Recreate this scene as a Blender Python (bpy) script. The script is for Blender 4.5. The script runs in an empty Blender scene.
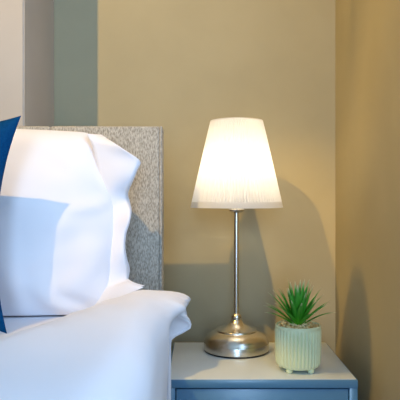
import bpy, bmesh, math, random
from mathutils import Vector, noise, Matrix

random.seed(7)
PI = math.pi
scene = bpy.context.scene
col = scene.collection
CAMZ = 0.927          # camera height above the floor
TABLE = 0.56          # nightstand top
WALL_Y = 1.60         # back wall
BREAST_Y = 1.327       # front of the built-out wall behind the bed
RIGHT_X = 0.361       # right wall


def at(px, py, y):
    """metres for a point seen at px,py that stands y metres from the camera"""
    return Vector(((px - 200) / 600 * y, y, CAMZ + (195 - py) / 600 * y))


def smooth(a, b, t):
    t = max(0.0, min(1.0, (t - a) / (b - a)))
    return t * t * (3 - 2 * t)


def interp(tab, x):
    if x <= tab[0][0]:
        return tab[0][1]
    for (a, va), (b, vb) in zip(tab, tab[1:]):
        if x <= b:
            k = (x - a) / (b - a)
            return va + (vb - va) * k
    return tab[-1][1]


def nz(x, y, z=0.0):
    return noise.noise(Vector((x, y, z)))


# ------------------------------------------------------------------ materials
def mat(name, base, rough=0.6, metal=0.0, spec=0.5):
    m = bpy.data.materials.new(name)
    m.use_nodes = True
    b = m.node_tree.nodes['Principled BSDF']
    b.inputs['Base Color'].default_value = (*base, 1)
    b.inputs['Roughness'].default_value = rough
    b.inputs['Metallic'].default_value = metal
    b.inputs['Specular IOR Level'].default_value = spec
    return m, m.node_tree, b


def add_noise(nt, b, c1, c2, scale, detail=4, stretch=(1, 1, 1), bump=0.0, dist=0.001, lo=0.35, hi=0.65):
    tc = nt.nodes.new('ShaderNodeTexCoord')
    mp = nt.nodes.new('ShaderNodeMapping')
    mp.inputs['Scale'].default_value = stretch
    nt.links.new(tc.outputs['Object'], mp.inputs['Vector'])
    n = nt.nodes.new('ShaderNodeTexNoise')
    n.inputs['Scale'].default_value = scale
    n.inputs['Detail'].default_value = detail
    nt.links.new(mp.outputs['Vector'], n.inputs['Vector'])
    r = nt.nodes.new('ShaderNodeValToRGB')
    r.color_ramp.elements[0].position = lo
    r.color_ramp.elements[0].color = (*c1, 1)
    r.color_ramp.elements[1].position = hi
    r.color_ramp.elements[1].color = (*c2, 1)
    nt.links.new(n.outputs['Fac'], r.inputs['Fac'])
    nt.links.new(r.outputs['Color'], b.inputs['Base Color'])
    if bump:
        bp = nt.nodes.new('ShaderNodeBump')
        bp.inputs['Strength'].default_value = bump
        bp.inputs['Distance'].default_value = dist
        nt.links.new(n.outputs['Fac'], bp.inputs['Height'])
        nt.links.new(bp.outputs['Normal'], b.inputs['Normal'])
    return n


WALLC = (0.425, 0.372, 0.238)
m_wall, nt, b = mat('beige_wall_paint', WALLC, 0.85, spec=0.25)
add_noise(nt, b, tuple(c * 0.97 for c in WALLC), tuple(c * 1.03 for c in WALLC), 6, 5, bump=0.05, dist=0.0006)
PALE = (0.525, 0.475, 0.42)
m_pale, nt, b = mat('pale_stone_wall_paint', PALE, 0.85, spec=0.25)
add_noise(nt, b, tuple(c * 0.97 for c in PALE), tuple(c * 1.03 for c in PALE), 6, 5, bump=0.05, dist=0.0006)
m_ceil, nt, b = mat('white_ceiling_paint', (0.8, 0.79, 0.76), 0.9)
m_floor, nt, b = mat('grey_carpet', (0.3, 0.28, 0.26), 0.95)
add_noise(nt, b, (0.24, 0.225, 0.21), (0.36, 0.34, 0.32), 160, 2, bump=0.4, dist=0.004)
m_frame, nt, b = mat('white_window_paint', (0.8, 0.8, 0.8), 0.4)

m_tweed, nt, b = mat('grey_beige_woven_fabric', (0.5, 0.46, 0.4), 0.95, spec=0.2)
n1 = add_noise(nt, b, (0.30, 0.27, 0.225), (0.60, 0.555, 0.475), 520, 3, stretch=(1.0, 1.0, 0.3), bump=0.6, dist=0.0012, lo=0.36, hi=0.64)

m_cotton, nt, b = mat('white_cotton', (0.885, 0.86, 0.895), 0.85, spec=0.2)
b.inputs['Sheen Weight'].default_value = 0.15
m_sheet, nt, b = mat('white_sheet_cotton', (0.865, 0.845, 0.89), 0.85, spec=0.2)
m_navy, nt, b = mat('navy_blue_fabric', (0.004, 0.05, 0.19), 0.9, spec=0.08)
add_noise(nt, b, (0.001, 0.044, 0.130), (0.002, 0.058, 0.165), 300, 2, bump=0.25, dist=0.0008)

BLUE = (0.095, 0.245, 0.405)
m_blue, nt, b = mat('grey_blue_lacquer', BLUE, 0.30, spec=0.8)
add_noise(nt, b, tuple(c * 0.97 for c in BLUE), tuple(c * 1.03 for c in BLUE), 9, 3)
m_lit_top, nt, b = mat('lamplit_blue_top', (0.70, 0.765, 0.79), 0.32, spec=0.6)  # lamplight on the blue top, put into the colour as pale grey
m_steel, nt, b = mat('brushed_nickel', (0.72, 0.685, 0.61), 0.25, metal=1.0)
m_dark, nt, b = mat('black_felt', (0.02, 0.02, 0.02), 0.8)
m_knob, nt, b = mat('dark_bronze', (0.1, 0.09, 0.08), 0.4, metal=1.0)
m_ceramic, nt, b = mat('sage_green_ceramic', (0.76, 0.82, 0.52), 0.45, spec=0.4)
m_gravel, nt, b = mat('tan_gravel', (0.6, 0.47, 0.3), 0.85)
add_noise(nt, b, (0.72, 0.44, 0.15), (0.95, 0.80, 0.45), 120, 2, lo=0.38, hi=0.62)

# leaf: green with paler tips, driven by the vertex attribute that runs along each blade
m_leaf, nt, b = mat('green_plastic_leaf', (0.05, 0.25, 0.04), 0.45, spec=0.3)
at_n = nt.nodes.new('ShaderNodeAttribute')
at_n.attribute_name = 'along'
r = nt.nodes.new('ShaderNodeValToRGB')
cr = r.color_ramp
cr.elements[0].position = 0.0
cr.elements[0].color = (0.14, 0.50, 0.02, 1)
cr.elements[1].position = 1.0
cr.elements[1].color = (0.85, 0.85, 0.55, 1)
e = cr.elements.new(0.35); e.color = (0.045, 0.33, 0.015, 1)
e = cr.elements.new(0.80); e.color = (0.09, 0.40, 0.05, 1)
nt.links.new(at_n.outputs['Fac'], r.inputs['Fac'])
nt.links.new(r.outputs['Color'], b.inputs['Base Color'])
b.inputs['Subsurface Weight'].default_value = 0.0

# lamp shade cloth: lets the bulb's light through
m_shade = bpy.data.materials.new('white_pleated_shade_cloth')
m_shade.use_nodes = True
nt = m_shade.node_tree
nt.nodes.clear()
out = nt.nodes.new('ShaderNodeOutputMaterial')
mx = nt.nodes.new('ShaderNodeMixShader')
df = nt.nodes.new('ShaderNodeBsdfDiffuse')
tr = nt.nodes.new('ShaderNodeBsdfTranslucent')
df.inputs['Color'].default_value = (0.86, 0.85, 0.83, 1)
tr.inputs['Color'].default_value = (0.84, 0.82, 0.78, 1)
mx.inputs[0].default_value = 0.55
nt.links.new(df.outputs[0], mx.inputs[1])
nt.links.new(tr.outputs[0], mx.inputs[2])
nt.links.new(mx.outputs[0], out.inputs['Surface'])
m_hem, nt, b = mat('white_shade_tape', (0.86, 0.85, 0.86), 0.8)

m_bulb = bpy.data.materials.new('warm_glowing_bulb')
m_bulb.use_nodes = True
nt = m_bulb.node_tree
nt.nodes.clear()
out = nt.nodes.new('ShaderNodeOutputMaterial')
em = nt.nodes.new('ShaderNodeEmission')
em.inputs['Color'].default_value = (1.0, 0.87, 0.68, 1)
em.inputs['Strength'].default_value = 22
nt.links.new(em.outputs[0], out.inputs['Surface'])


# ------------------------------------------------------------------ helpers
def obj(name, bm, m, parent=None, loc=None, shade=True, autosmooth=None):
    me = bpy.data.meshes.new(name)
    bmesh.ops.recalc_face_normals(bm, faces=bm.faces)
    bm.to_mesh(me)
    bm.free()
    me.materials.append(m)
    if shade:
        for p in me.polygons:
            p.use_smooth = True
    if autosmooth:
        me.set_sharp_from_angle(angle=math.radians(autosmooth))
    o = bpy.data.objects.new(name, me)
    col.objects.link(o)
    if parent:
        o.parent = parent
    if loc:
        o.location = loc
    return o


def tag(o, label, cat, group=None):
    o['label'] = label
    o['category'] = cat
    if group:
        o['group'] = group
    return o


def thing(name, label, cat, loc):
    o = bpy.data.objects.new(name, None)
    o.empty_display_size = 0.1
    col.objects.link(o)
    o.location = loc
    return tag(o, label, cat)


def box(bm, x0, x1, y0, y1, z0, z1, bevel=0.0, seg=2):
    r = bmesh.ops.create_cube(bm, size=1)
    vs = r['verts']
    for v in vs:
        v.co = Vector((x0 + (v.co.x + 0.5) * (x1 - x0), y0 + (v.co.y + 0.5) * (y1 - y0), z0 + (v.co.z + 0.5) * (z1 - z0)))
    if bevel:
        es = list({e for v in vs for e in v.link_edges})
        bmesh.ops.bevel(bm, geom=es, offset=bevel, segments=seg, affect='EDGES', profile=0.5)
    return bm


def lathe(bm, prof, n=64, cx=0, cy=0, rfun=None):
    rings = []
    for k, (r, z) in enumerate(prof):
        ring = []
        for i in range(n):
            a = 2 * PI * i / n
            rr = rfun(r, z, i, k) if rfun else r
            ring.append(bm.verts.new((cx + rr * math.cos(a), cy + rr * math.sin(a), z)))
        rings.append(ring)
    for a, c in zip(rings, rings[1:]):
        for i in range(n):
            j = (i + 1) % n
            bm.faces.new((a[i], a[j], c[j], c[i]))
    return rings


def cap(bm, ring, flip=False):
    bm.faces.new(ring[::-1] if flip else ring)


def grid(bm, nu, nv, f):
    g = [[bm.verts.new(f(i / nu, j / nv)) for j in range(nv + 1)] for i in range(nu + 1)]
    for i in range(nu):
        for j in range(nv):
            bm.faces.new((g[i][j], g[i + 1][j], g[i + 1][j + 1], g[i][j + 1]))
    return g


def tube(bm, pts, r, n=10):
    prev = None
    rings = []
    for k, p in enumerate(pts):
        p = Vector(p)
        d = (Vector(pts[min(k + 1, len(pts) - 1)]) - Vector(pts[max(k - 1, 0)])).normalized()
        u = d.orthogonal().normalized() if prev is None else (prev - d * prev.dot(d)).normalized()
        prev = u
        w = d.cross(u)
        rings.append([bm.verts.new(p + (u * math.cos(2 * PI * i / n) + w * math.sin(2 * PI * i / n)) * r) for i in range(n)])
    for a, c in zip(rings, rings[1:]):
        for i in range(n):
            j = (i + 1) % n
            bm.faces.new((a[i], a[j], c[j], c[i]))
    cap(bm, rings[0], True)
    cap(bm, rings[-1])


# ------------------------------------------------------------------ the room
def struct(name, bm, m):
    o = obj(name, bm, m, shade=False)
    o['kind'] = 'structure'
    return o


X0, Y0, H = -3.1, -2.7, 2.62
struct('floor', box(bmesh.new(), X0 - .1, RIGHT_X + .1, Y0 - .1, WALL_Y + .1, -0.1, 0), m_floor)
struct('ceiling', box(bmesh.new(), X0 - .1, RIGHT_X + .1, Y0 - .1, WALL_Y + .1, H, H + 0.1), m_ceil)
struct('wall_back', box(bmesh.new(), -0.392, RIGHT_X + .1, WALL_Y, WALL_Y + .1, 0, H), m_wall)
bm = box(bmesh.new(), X0, -0.389, BREAST_Y, WALL_Y + .1, 0, H)
es = [e for e in bm.edges if all(abs(v.co.x + 0.389) < 1e-5 and abs(v.co.y - BREAST_Y) < 1e-5 for v in e.verts)]
bmesh.ops.bevel(bm, geom=es, offset=0.003, segments=2, affect='EDGES')
struct('wall_bedhead', bm, m_pale)
struct('wall_left', box(bmesh.new(), X0 - .1, X0, Y0, WALL_Y + .1, 0, H), m_wall)
# right wall with its window nearer the camera than the frame shows
WY0, WY1, WZ0, WZ1 = -0.35, 0.85, 0.85, 2.0
bm = bmesh.new()
box(bm, RIGHT_X, RIGHT_X + .1, WY1, WALL_Y + .1, 0, H)
box(bm, RIGHT_X, RIGHT_X + .1, Y0, WY0, 0, H)
box(bm, RIGHT_X, RIGHT_X + .1, WY0, WY1, 0, WZ0)
box(bm, RIGHT_X, RIGHT_X + .1, WY0, WY1, WZ1, H)
struct('wall_right', bm, m_wall)
FX0, FX1, FZ0, FZ1 = -0.55, 0.33, 0.3, 2.1
bm = bmesh.new()
box(bm, X0 - .1, FX0, Y0 - .1, Y0, 0, H)
box(bm, FX1, RIGHT_X + .1, Y0 - .1, Y0, 0, H)
box(bm, FX0, FX1, Y0 - .1, Y0, 0, FZ0)
box(bm, FX0, FX1, Y0 - .1, Y0, FZ1, H)
struct('wall_front', bm, m_wall)
bm = bmesh.new()
for (a, c, e, f) in ((WY0, WY0 + .05, WZ0, WZ1), (WY1 - .05, WY1, WZ0, WZ1), (WY0 + .05, WY1 - .05, WZ0, WZ0 + .05), (WY0 + .05, WY1 - .05, WZ1 - .05, WZ1)):
    box(bm, RIGHT_X + .05, RIGHT_X + .09, a, c, e, f)
struct('window_1', bm, m_frame)
bm = bmesh.new()
for (a, c, e, f) in ((FX0, FX0 + .05, FZ0, FZ1), (FX1 - .05, FX1, FZ0, FZ1), (FX0 + .05, FX1 - .05, FZ0, FZ0 + .05), (FX0 + .05, FX1 - .05, FZ1 - .05, FZ1)):
    box(bm, a, c, Y0 - .09, Y0 - .05, e, f)
struct('window_2', bm, m_frame)

# ------------------------------------------------------------------ bed
HB_Y0, HB_Y1 = 1.262, 1.3265
HB_TOP = CAMZ + 69 / 600 * HB_Y0
HB_X1 = -0.0800
BED_X0 = -1.48
bed = thing('upholstered_bed', 'double bed with a tall flat headboard in grey beige woven fabric', 'bed', ((HB_X1 + BED_X0) / 2, 0.2, 0))
bl = bed.location
SEAM = at(50, 130, HB_Y0).x


def headboard(bm):
    # panels between stitched seams: a shallow groove where they meet, a narrow border at each side
    xs = [BED_X0, BED_X0 + 0.006]
    inner = [SEAM - 0.36 * k for k in (3, 2, 1, 0)]
    xs = [BED_X0] + [x for x in inner if x > BED_X0 + .05] + [HB_X1 - 0.0055, HB_X1]
    for a, c in zip(xs, xs[1:]):
        box(bm, a, c, HB_Y0, HB_Y1, 0.22, HB_TOP, bevel=0.0042 if c - a > .02 else 0.0018, seg=3)


bm = bmesh.new(); headboard(bm)
for v in bm.verts:
    v.co -= bl
obj('headboard', bm, m_tweed, bed)
bm = box(bmesh.new(), BED_X0 + .03, HB_X1 - .03, -0.85, HB_Y0, 0.1, 0.42, 0.01)
for v in bm.verts:
    v.co -= bl
obj('bed_base', bm, m_tweed, bed)
for lx in (BED_X0 + .1, HB_X1 - .1):
    for ly in (-0.75, 1.05):
        bm = box(bmesh.new(), lx - .03, lx + .03, ly - .03, ly + .03, 0, 0.1, 0.004)
        for v in bm.verts:
            v.co -= bl
        obj('leg', bm, m_dark, bed)

SHEET = CAMZ - 0.212           # top of the sheeted mattress
bm = box(bmesh.new(), BED_X0 + .03, HB_X1 - 0.012, -0.83, HB_Y0 - .002, 0.422, SHEET, 0.035, 4)
tag(obj('mattress', bm, m_sheet), 'mattress in a white fitted sheet, showing as a strip between pillow and duvet', 'mattress')

# duvet ------------------------------------------------------------
HEAD = [(-1.5, 0.80), (-0.50, 0.81), (-0.31, 0.815), (-0.24, 0.90), (-0.20, 0.97), (-0.165, 1.02), (-0.12, 1.05), (-0.06, 1.10), (0.0, 1.12)]
HEADZ = [(-1.5, 0.014), (-0.50, 0.012), (-0.31, 0.010), (-0.24, 0.012), (-0.19, 0.022), (-0.14, 0.036), (-0.10, 0.047), (-0.05, 0.055), (0.0, 0.050)]
EDGE = -0.053


def duvet_pt(u, v):
    # u: 0 far-left hem .. 1 right hem over the bed side; v: 0 head end .. 1 foot end
    L = 1.43
    drop = 0.24
    R = 0.05
    arc = R * PI / 2
    s = u * (L + arc + drop)
    # arc length to position across
    xr = EDGE
    if s < L:
        x = xr - R - (L - s)
        z = 0.0
        side = 0.0
    elif s < L + arc:
        a = (s - L) / R
        x = xr - R + R * math.sin(a)
        z = -R * (1 - math.cos(a))
        side = math.sin(a)
    else:
        x = xr
        z = -R - (s - L - arc)
        side = 1.0
    xa = min(x, 0.0)
    hy = interp(HEAD, xa)
    foot = -0.80
    nhead = 0.10
    hz = interp(HEADZ, xa)
    if v < nhead:
        k = v / nhead                       # tucked roll at the head end
        a = k * PI / 2 * 1.25 - PI / 8
        rr = max(hz, 0.012)
        y = hy - rr * 0.8 + rr * 0.8 * math.cos(a)
        zz = max(-0.001, hz - rr + rr * math.sin(a))
        ylen = 0.0
    else:
        k = (v - nhead) / (1 - nhead)
        k = k ** 1.35
        y = hy - interp(HEADZ, xa) * 0.8 - k * (hy - foot)
        ylen = hy - y
        zz = hz
    near = smooth(0.0, 0.28, ylen)
    top = SHEET + 0.004 + zz * (1 - near) + near * 0.046
    p = Vector((x, y, top + z))
    # overhang of the turned-back fold at the head corner
    w = smooth(1.19, 1.08, -(-y)) if False else smooth(0.90, 1.02, y)
    upper = smooth(-0.050, -0.036, z) if z < 0 else 1.0
    p.x += side * w * upper * 0.044
    p.x -= side * w * (1 - upper) * 0.006
    # soft rumples
    amp = 0.006 + 0.004 * w
    if v > 0.03:
        d = amp * nz(x * 5 + 3, y * 4, 2.0) + 0.0035 * nz(x * 13 + y * 6, y * 9, 7)
        p.z += (1 - side) * d
        p.x += side * (0.006 * nz(y * 6, z * 5, 11) + 0.005 * nz(y * 15, z * 6, 5))
        p.x += side * w * upper * (0.010 * nz(y * 38, z * 60, 3) + 0.004 * math.sin(y * 210 + z * 160))
    # pull folds running from the fold at the corner
    q = (x * 0.75 + y * 0.66)
    p.z += (1 - side) * 0.0024 * math.sin(q * 85 + 4 * nz(x * 6, y * 6, 1)) * smooth(0.65, 0.95, y)
    return p


bm = bmesh.new()
grid(bm, 130, 130, duvet_pt)
d = obj('duvet', bm, m_cotton)
md = d.modifiers.new('thick', 'SOLIDIFY'); md.thickness = 0.006; md.offset = -1
ms = d.modifiers.new('sub', 'SUBSURF'); ms.levels = 1; ms.render_levels = 1
tag(d, 'white cotton duvet covering the bed, its puffed edge hanging by the nightstand', 'duvet')

# pillow -----------------------------------------------------------
PC = Vector((-0.510, 1.105, SHEET + 0.160))      # centre of the standing pillow
PW, PH = 0.345, 0.173


def pillow_pt(s, t, sgn):
    # s along the width, t up; rounded square blown up between two seams
    e = 0.10
    x = PW * s * (1 - e * 0.55 * (1 - abs(s)) - 0.035 * (t * t - 0.6) * abs(s))
    z = PH * t * (1 - 0.10 * s * s * 0.4)
    if t > 0:
        z += 0.008 * (1 - (s - 0.2) ** 2) - 0.040 * smooth(0.86, 1.0, s) * t
    thick = 0.070 * (max(0.0, 1 - abs(s) ** 3.2) ** 0.55) * (max(0.0, 1 - abs(t) ** 2.6) ** 0.55)
    if t < 0:
        thick *= 1.08
    y = sgn * thick
    # radiating tension wrinkles toward corners, soft dents
    wr = 0.008 * nz(s * 3.2 + 1, t * 2.5, 4 * sgn) + 0.004 * nz(s * 8, t * 4 + s * 2, 9)
    wr += 0.0035 * math.sin((s * 26 + t * 7) + 4 * nz(s * 3, t * 3, 6)) * smooth(0.2, 0.9, -t) * smooth(1.0, 0.9, -t)
    wr += 0.0035 * math.sin((s * 18 - t * 9) + 3 * nz(s * 4, t * 4, 2)) * smooth(0.55, 0.9, s) * (1 - abs(t))
    y += sgn * wr * smooth(0, 0.03, thick)
    lean = 0.045 * t
    p = PC + Vector((x, y + lean, z))
    # the weight settles at the bottom
    p.z = max(p.z, SHEET + 0.003 + 0.0 * s)
    return p


bm = bmesh.new()
N = 56
gf = grid(bm, N, N, lambda u, v: pillow_pt(-math.cos(u * PI), -math.cos(v * PI), -1))
gb = grid(bm, N, N, lambda u, v: pillow_pt(-math.cos(u * PI), -math.cos(v * PI), 1))
bmesh.ops.remove_doubles(bm, verts=bm.verts, dist=0.0004)
pl = obj('pillow', bm, m_cotton)
pl.modifiers.new('sub', 'SUBSURF').render_levels = 1
tag(pl, 'large white pillow standing on its long side against the headboard', 'pillow')

# loose open end of the pillowcase, right of the filling
OUT = [(98, 133), (112, 141.5), (126, 151), (139.5, 160.5), (137, 169), (132, 181), (126, 193), (128, 203), (131, 211), (130, 222),
       (126.5, 233), (125.5, 244), (127, 256), (129.5, 268), (129, 278), (131, 277), (139, 279.5), (147, 281.5)]
INN = [(86, 133), (88, 138), (91, 146), (94, 158), (97, 170), (99, 182), (101, 194), (102, 206), (103, 216), (103, 226),
       (103, 238), (103, 250), (103, 262), (102, 274), (101, 284), (100, 292), (99, 298), (98, 303)]
bm = bmesh.new()
NP = len(OUT) - 1
M = 10


def cat(tab, f):
    f *= len(tab) - 1
    i = min(int(f), len(tab) - 2)
    k = f - i
    p0, p1, p2, p3 = tab[max(i - 1, 0)], tab[i], tab[i + 1], tab[min(i + 2, len(tab) - 1)]
    return tuple(0.5 * (2 * b_ + (c_ - a_) * k + (2 * a_ - 5 * b_ + 4 * c_ - d_) * k * k + (3 * b_ - a_ - 3 * c_ + d_) * k ** 3)
                 for a_, b_, c_, d_ in zip(p0, p1, p2, p3))


def hem_pt(t, w, sgn):
    o_, i_ = cat(OUT, t), cat(INN, t)
    px = i_[0] + (o_[0] - i_[0]) * w
    py = i_[1] + (o_[1] - i_[1]) * w
    y = 1.118 - 0.020 * (t) - 0.045 * smooth(0.55, 1.0, t)
    fold = 0.013 * math.sin(t * 15 + 1.0 + w * 1.2) * w + 0.006 * math.sin(t * 31 + 2) * w * w
    gap = sgn * (0.010 * math.sin(min(1, w * 1.0) * PI * 0.62) * smooth(0, 0.1, t) + 0.001)
    return at(px, py, 1.105) + Vector((0, y - 1.105 + fold + gap, 0))


g1 = grid(bm, 68, M, lambda t, w: hem_pt(t, w, -1))
g2 = grid(bm, 68, M, lambda t, w: hem_pt(t, w, 1))
for j in range(M):
    bm.faces.new((g1[0][j], g1[0][j + 1], g2[0][j + 1], g2[0][j]))
hm = obj('pillowcase_end', bm, m_cotton, pl)
md = hm.modifiers.new('thick', 'SOLIDIFY'); md.thickness = 0.0012
hm['label'] = 'loose open end of the white pillowcase'

# navy cushion -------------------------------------------------------
CC = Vector((-0.466, 0.945, SHEET + 0.172))
CS = 0.174


def cushion_pt(s, t, sgn):
    cx = CS * s * (1 - 0.165 * (1 - t * t) * abs(s) ** 2)
    cz = CS * t * (1 - 0.165 * (1 - s * s) * abs(t) ** 2)
    th = 0.062 * (max(0, 1 - abs(s) ** 2.2) ** 0.6) * (max(0, 1 - abs(t) ** 2.2) ** 0.6)
    y = sgn * (th + 0.003 * nz(s * 4, t * 4, sgn) * smooth(0, .02, th))
    return Vector((cx, y, cz))


bm = bmesh.new()
N = 40
grid(bm, N, N, lambda u, v: cushion_pt(-math.cos(u * PI), -math.cos(v * PI), -1))
grid(bm, N, N, lambda u, v: cushion_pt(-math.cos(u * PI), -math.cos(v * PI), 1))
bmesh.ops.remove_doubles(bm, verts=bm.verts, dist=0.0004)
cu = obj('cushion', bm, m_navy, loc=CC)
cu.rotation_euler = (math.radians(-12), 0, math.radians(0))
cu.modifiers.new('sub', 'SUBSURF').render_levels = 1
tag(cu, 'square navy blue cushion standing in front of the white pillow', 'cushion')

# ------------------------------------------------------------------ nightstand
NX1, NX0 = 0.3145, -0.066
NY0, NY1 = 1.193, 1.496
ns = thing('nightstand', 'grey blue lacquered nightstand in the corner under the table lamp', 'nightstand', ((NX0 + NX1) / 2, (NY0 + NY1) / 2, 0))
nl = ns.location


def part(name, m, boxes, parent=ns, bevel=0.0015):
    bm = bmesh.new()
    for bx in boxes:
        box(bm, *bx, bevel=bevel)
    for v in bm.verts:
        v.co -= nl
    return obj(name, bm, m, parent, autosmooth=30)


tp = part('top', m_blue, [(NX0, NX1, NY0, NY1, TABLE - 0.0175, TABLE - 0.001)], bevel=0.002)
part('lit_top_sheet', m_lit_top, [(NX0 + .003, NX1 - .003, NY0 + .003, NY1 - .002, TABLE - 0.0015, TABLE)], tp, bevel=0.0004)['label'] = 'nightstand top with lamplight painted in as pale grey'
part('side_panel', m_blue, [(NX0, NX0 + .017, NY0 + .002, NY1, 0.10, TABLE - .0175)])
part('side_panel', m_blue, [(NX1 - .017, NX1, NY0 + .002, NY1, 0.10, TABLE - .0175)])
part('back_panel', m_blue, [(NX0 + .017, NX1 - .017, NY1 - .012, NY1, 0.10, TABLE - .0175)])
part('bottom_panel', m_blue, [(NX0 + .017, NX1 - .017, NY0 + .002, NY1 - .012, 0.10, 0.118)])
for (z0, z1) in ((0.346, TABLE - .0205), (0.121, 0.342)):
    dr = part('drawer', m_blue, [(NX0 + .0185, NX1 - .0185, NY0 + .005, NY0 + .022, z0, z1)])
    bm = bmesh.new()
    rr = lathe(bm, [(0.005, 0), (0.005, 0.012), (0.013, 0.017), (0.014, 0.024), (0.009, 0.028)], 24)
    cap(bm, rr[0], True); cap(bm, rr[-1])
    k = obj('knob', bm, m_knob, dr, autosmooth=40)
    k.rotation_euler = (PI / 2, 0, 0)
    k.location = Vector(((NX0 + NX1) / 2, NY0 + .005, (z0 + z1) / 2 - 0.02)) - nl
for lx in (NX0 + .02, NX1 - .02):
    for ly in (NY0 + .025, NY1 - .025):
        part('leg', m_blue, [(lx - .016, lx + .016, ly - .016, ly + .016, 0, 0.10)])

# ------------------------------------------------------------------ table lamp
LX, LY = 0.0862, 1.418
lamp = thing('table_lamp', 'lit table lamp with white pleated shade and brushed nickel stem on nightstand', 'lamp', (LX, LY, TABLE))
S = LY / 600                                     # metres per photo pixel at the lamp
bm = bmesh.new()
prof = [(0.0, 0.003), (0.0755, 0.003), (0.0768, 0.0045), (0.0768, 0.0205), (0.0765, 0.0215), (0.0758, 0.0222), (0.0744, 0.0272), (0.0715, 0.0325), (0.0670, 0.0372),
        (0.0605, 0.0416), (0.0545, 0.0446), (0.0500, 0.0462), (0.0488, 0.0470), (0.0484, 0.0490), (0.0474, 0.0504), (0.0440, 0.0512), (0.0380, 0.0526), (0.0320, 0.0546), (0.0260, 0.0577), (0.0205, 0.0617), (0.0165, 0.0658), (0.0140, 0.0695), (0.0126, 0.0725), (0.0116, 0.0735), (0.0116, 0.0752), (0.0122, 0.0765),
        (0.0120, 0.0800), (0.0108, 0.0835), (0.0088, 0.0862), (0.0066, 0.0880), (0.0, 0.0880)]
rr = lathe(bm, [(max(r_, 1e-4), z_) for r_, z_ in prof], 96)
bs = obj('base', bm, m_steel, lamp, autosmooth=38)
bm = bmesh.new()
rr = lathe(bm, [(0.0750, 0.0), (0.0762, 0.0012), (0.0762, 0.003), (0.070, 0.003)], 96)
cap(bm, rr[0], True); cap(bm, rr[-1])
obj('felt_pad', bm, m_dark, bs, autosmooth=40)['label'] = 'black pad under the lamp base'
ZB = CAMZ + (195 - 207.5) * S - TABLE            # shade's lower rim
ZT = CAMZ + (195 - 120.8) * S - TABLE
bm = bmesh.new()
rr = lathe(bm, [(0.0060, 0.086), (0.0060, 0.2), (0.0060, ZB - 0.014), (0.0060, ZB - 0.008)], 32)
cap(bm, rr[0], True); cap(bm, rr[-1])
obj('stem', bm, m_steel, lamp, autosmooth=40)
bm = bmesh.new()
rr = lathe(bm, [(0.006, ZB - 0.0125), (0.0120, ZB - 0.0115), (0.0180, ZB - 0.0085), (0.0188, ZB - 0.0050), (0.0165, ZB - 0.001), (0.0160, ZB + 0.030), (0.0135, ZB + 0.0325)], 40)
cap(bm, rr[0], True); cap(bm, rr[-1])
obj('bulb_socket', bm, m_steel, lamp, autosmooth=40)
# shade
RB, RT = 45.6 * S, 25.6 * S
NPL = 88
bm = bmesh.new()
sub = 6
n = NPL * sub
prof = [(RB + (RT - RB) * k / 8, ZB + (ZT - ZB) * k / 8) for k in range(9)]
irr = [random.uniform(0.65, 1.25) for _ in range(NPL)]


def pleat(r_, z_, i, k):
    a = (i % sub) / sub
    tri = math.cos(2 * PI * a)
    return r_ + 0.0018 * tri * irr[i // sub] * (1.0 if 0 < k < 8 else 0.75)


lathe(bm, prof, n, rfun=pleat)
sh = obj('lamp_shade', bm, m_shade, lamp)
for (nm, z0, z1, extra) in (('hem', 0.0, 0.0135, 0.0014), ('top_trim', ZT - ZB - 0.003, ZT - ZB, 0.0012)):
    bm = bmesh.new()
    ra = RB + (RT - RB) * z0 / (ZT - ZB) + extra
    rb = RB + (RT - RB) * z1 / (ZT - ZB) + extra
    rings = lathe(bm, [(ra, ZB + z0), (rb, ZB + z1)], 128)
    obj(nm, bm, m_shade, sh, autosmooth=40)
# wire carrier: ring on the socket and three arms to the rim
bm = bmesh.new()
zc = ZB + 0.026
for k in range(3):
    a = 2 * PI * k / 3 + 0.5
    c_, s_ = math.cos(a), math.sin(a)
    tube(bm, [(0.016 * c_, 0.016 * s_, zc), (0.05 * c_, 0.05 * s_, zc - 0.004), ((RB - 0.012) * c_, (RB - 0.012) * s_, zc - 0.001)], 0.0011, 8)
obj('shade_carrier', bm, m_steel, lamp)
zb = ZB + 0.032
bm = bmesh.new()
rr = lathe(bm, [(0.012, zb), (0.0125, zb + 0.008), (0.0165, zb + 0.020), (0.0185, zb + 0.026), (0.0178, zb + 0.0265)], 32)
cap(bm, rr[0], True); cap(bm, rr[-1])
bc = obj('bulb_collar', bm, m_hem, lamp, autosmooth=40)
bm = bmesh.new()
rr = lathe(bm, [(0.0176, zb + 0.0267), (0.0235, zb + 0.038), (0.0265, zb + 0.050), (0.0270, zb + 0.060), (0.0245, zb + 0.071), (0.0165, zb + 0.081), (0.008, zb + 0.085), (0.001, zb + 0.0862)], 32)
cap(bm, rr[0], True); cap(bm, rr[-1])
obj('bulb', bm, m_bulb, lamp)['label'] = 'glowing warm white bulb inside the shade'

# ------------------------------------------------------------------ potted plant
PX, PY = 0.2060, 1.262
pp = thing('potted_plant', 'small spiky green plant in a ribbed sage pot beside the lamp', 'plant', (PX, PY, TABLE))
RP = 0.0472
ZR = 0.0955          # rim height above the nightstand
NF = 36
bm = bmesh.new()
sub = 8


def flute(amp):
    def f(r_, z_, i, k):
        a = (i % sub) / sub
        ridge = abs(math.sin(PI * a)) ** 0.6 - 0.6
        fade = smooth(0.012, 0.02, z_) * smooth(ZR - 0.005, ZR - 0.011, z_)
        return r_ + 0.0032 * ridge * fade * (1 if k < 11 else 0)
    return f


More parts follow.
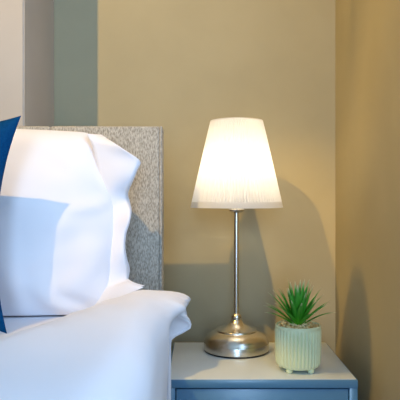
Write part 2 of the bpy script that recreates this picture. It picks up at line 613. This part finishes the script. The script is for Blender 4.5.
prof = [(0.010, 0.0085), (0.038, 0.0085), (0.0430, 0.0105), (0.0450, 0.0135), (0.0458, 0.018), (0.0464, 0.035), (0.0470, 0.060), (0.0472, 0.080),
        (0.0472, ZR - 0.010), (0.0472, ZR - 0.007), (0.0472, ZR - 0.0035), (0.0470, ZR - 0.0012), (0.0456, ZR), (0.0440, ZR - 0.0012), (0.0435, ZR - 0.004), (0.0430, 0.030), (0.010, 0.028)]
rr = lathe(bm, prof, NF * sub, rfun=flute(1))
cap(bm, rr[0], True); cap(bm, rr[-1])
pot = obj('pot', bm, m_ceramic, pp, autosmooth=50)
for a in (0.28, 0.72, 1.28, 1.72):
    a = a * PI
    bm = bmesh.new()
    bmesh.ops.create_uvsphere(bm, u_segments=20, v_segments=12, radius=0.0072)
    for v in bm.verts:
        v.co.z = max(v.co.z * 0.95, -0.0060)
    obj('foot', bm, m_ceramic, pot, loc=(0.0345 * math.cos(a), 0.0345 * math.sin(a), 0.0060))
# gravel
bm = bmesh.new()
for k in range(230):
    rad = 0.0425 * math.sqrt(random.random())
    a = random.uniform(0, 2 * PI)
    s_ = random.uniform(0.0024, 0.0046)
    zz = ZR - 0.005 + 0.006 * (1 - (rad / 0.0435) ** 2) + random.uniform(-0.002, 0.002)
    rad = min(rad, 0.0425 - s_)
    mt = Matrix.Translation((rad * math.cos(a), rad * math.sin(a), zz)) @ Matrix.Rotation(random.uniform(0, 3), 4, Vector((random.random(), random.random(), 1)).normalized()) @ Matrix.Diagonal((s_ * random.uniform(.8, 1.3), s_, s_ * random.uniform(.6, .9), 1))
    bmesh.ops.create_icosphere(bm, subdivisions=1, radius=1, matrix=mt)
rr = lathe(bm, [(0.0432, ZR - 0.012), (0.0428, ZR - 0.0075), (0.02, ZR - 0.003), (0.001, ZR - 0.002)], 40)
cap(bm, rr[0], True)
gv = obj('gravel', bm, m_gravel, pp, shade=False)
gv['kind'] = 'stuff'
# leaves: narrow keeled blades in a rosette
bm = bmesh.new()
lay = bm.verts.layers.float.new('along')
specs = []
for k in range(40):
    f = k / 39
    az = k * 2.39996 + 0.3
    tilt = math.radians(5 + 66 * f ** 0.9 + random.uniform(-5, 5))     # from upright
    ln = 0.100 - 0.020 * f + random.uniform(-0.006, 0.005)
    specs.append((az, tilt, ln))
for az, tilt, ln in specs:
    nseg = 9
    w0 = random.uniform(0.0052, 0.0072)
    dirh = Vector((math.cos(az), math.sin(az), 0))
    sidev = Vector((-math.sin(az), math.cos(az), 0))
    p = Vector((0, 0, ZR - 0.004)) + dirh * 0.004
    ang = tilt * 0.75
    bend = tilt * 0.55
    rows = []
    for j in range(nseg + 1):
        t = j / nseg
        an = ang + bend * t ** 1.6
        dvec = dirh * math.sin(an) + Vector((0, 0, 1)) * math.cos(an)
        nrm = dirh * math.cos(an) - Vector((0, 0, 1)) * math.sin(an)   # outward face
        w = w0 * (0.62 + 1.0 * t - 0.2 * t * t) if t < 0.35 else w0 * 0.945 * (1 - ((t - 0.35) / 0.65) ** 1.6)
        w = max(w, 0.00018)
        keel = nrm * (w * 0.45)
        th = nrm * 0.0005
        row = [bm.verts.new(p - sidev * w), bm.verts.new(p + keel), bm.verts.new(p + sidev * w), bm.verts.new(p + keel - nrm * (0.0009 * (1 - t) + 0.0002))]
        for q in row:
            q[lay] = t
        rows.append(row)
        p = p + dvec * (ln / nseg)
    for a_, c_ in zip(rows, rows[1:]):
        for i in range(4):
            j = (i + 1) % 4
            bm.faces.new((a_[i], a_[j], c_[j], c_[i]))
obj('leaves', bm, m_leaf, pp, autosmooth=35)

# ------------------------------------------------------------------ lights of the room and added light helpers
LP = Vector((-0.872, 0.21, 2.40))          # warm ceiling spot
wl = bpy.data.lights.new('warm_ceiling_spot', 'SPOT')
wl.color = (1.0, 0.61, 0.13)
wl.energy = 122
wl.shadow_soft_size = 0.014
wl.spot_size = math.radians(75)
wl.spot_blend = 1.0
lo = bpy.data.objects.new('warm_ceiling_spot', wl)
lo.location = LP
lo.rotation_euler = (Vector((0.30, 1.60, 1.22)) - LP).to_track_quat('-Z', 'Y').to_euler()
col.objects.link(lo)

# added narrow fill light, no fitting: lifts the lampshade's shadow in the corner
al = bpy.data.lights.new('corner_fill_spot', 'SPOT')
al.color = (1.0, 0.61, 0.13)
al.energy = 128
al.shadow_soft_size = 0.02
al.spot_size = math.radians(13.5)
al.spot_blend = 1.0
ao = bpy.data.objects.new('corner_fill_spot', al)
ao.location = (0.15, 0.35, 2.50)
ao.rotation_euler = (Vector((0.275, 1.60, 0.755)) - ao.location).to_track_quat('-Z', 'Y').to_euler()
col.objects.link(ao)

# unseen bell added above the frame only to shade the right wall
PT = Vector((-0.354, 0.718, 1.694))
pd = thing('shadow_bell', 'unseen hanging bell added to cast a shadow on the right wall', 'shadow blocker', (PT.x, PT.y, H))
bm = bmesh.new()
dz = PT.z - H
bell = [(0.003, 0.0), (0.014, -0.004), (0.025, -0.018), (0.035, -0.040), (0.042, -0.062), (0.048, -0.090), (0.051, -0.118)]
rr = lathe(bm, [(a, c + dz) for a, c in bell] + [(a - 0.0025, c + dz) for a, c in bell[:0:-1]] + [(0.002, dz - 0.004)], 40)
cap(bm, rr[0], True); cap(bm, rr[-1])
obj('lamp_shade', bm, m_knob, pd, autosmooth=40)  # bell of the added shadow blocker, holds no lamp
bm = bmesh.new(); tube(bm, [(0, 0, dz - .002), (0, 0, -0.02)], 0.0016, 8); obj('shadow_bell_cord', bm, m_dark, pd)
bm = bmesh.new(); rr = lathe(bm, [(0.04, 0), (0.04, -0.018), (0.034, -0.024)], 32); cap(bm, rr[0], True); cap(bm, rr[-1]); obj('shadow_bell_plate', bm, m_knob, pd, autosmooth=40)


def area(name, loc, rot, sx, sy, energy, color):
    l = bpy.data.lights.new(name, 'AREA')
    l.shape = 'RECTANGLE'
    l.size, l.size_y = sx, sy
    l.energy = energy
    l.color = color
    o = bpy.data.objects.new(name, l)
    o.location = loc
    o.rotation_euler = rot
    col.objects.link(o)


DAY = (0.43, 0.67, 1.0)
area('daylight_side_window', (RIGHT_X + .12, (WY0 + WY1) / 2, (WZ0 + WZ1) / 2), (0, PI / 2, 0), WZ1 - WZ0, WY1 - WY0, 15, DAY)
area('daylight_front_window', ((FX0 + FX1) / 2, Y0 - .12, (FZ0 + FZ1) / 2), (PI / 2, 0, 0), FX1 - FX0, FZ1 - FZ0, 76, DAY)

w = bpy.data.worlds.new('sky')
scene.world = w
w.use_nodes = True
bg = w.node_tree.nodes['Background']
bg.inputs['Color'].default_value = (0.55, 0.72, 1.0, 1)
bg.inputs['Strength'].default_value = 0.35

# ------------------------------------------------------------------ camera
cd = bpy.data.cameras.new('camera')
cd.sensor_width = 36
cd.lens = 54
cd.shift_y = -0.0125
cd.clip_start = 0.01
cam = bpy.data.objects.new('camera', cd)
cam.location = (0, 0, CAMZ)
cam.rotation_euler = (PI / 2, 0, 0)
col.objects.link(cam)
scene.camera = cam

vs = scene.view_settings
vs.view_transform = 'Standard'
vs.look = 'None'
vs.gamma = 1
vs.use_curve_mapping = False
vs.exposure = 0.0
scene.cycles.use_denoising = True
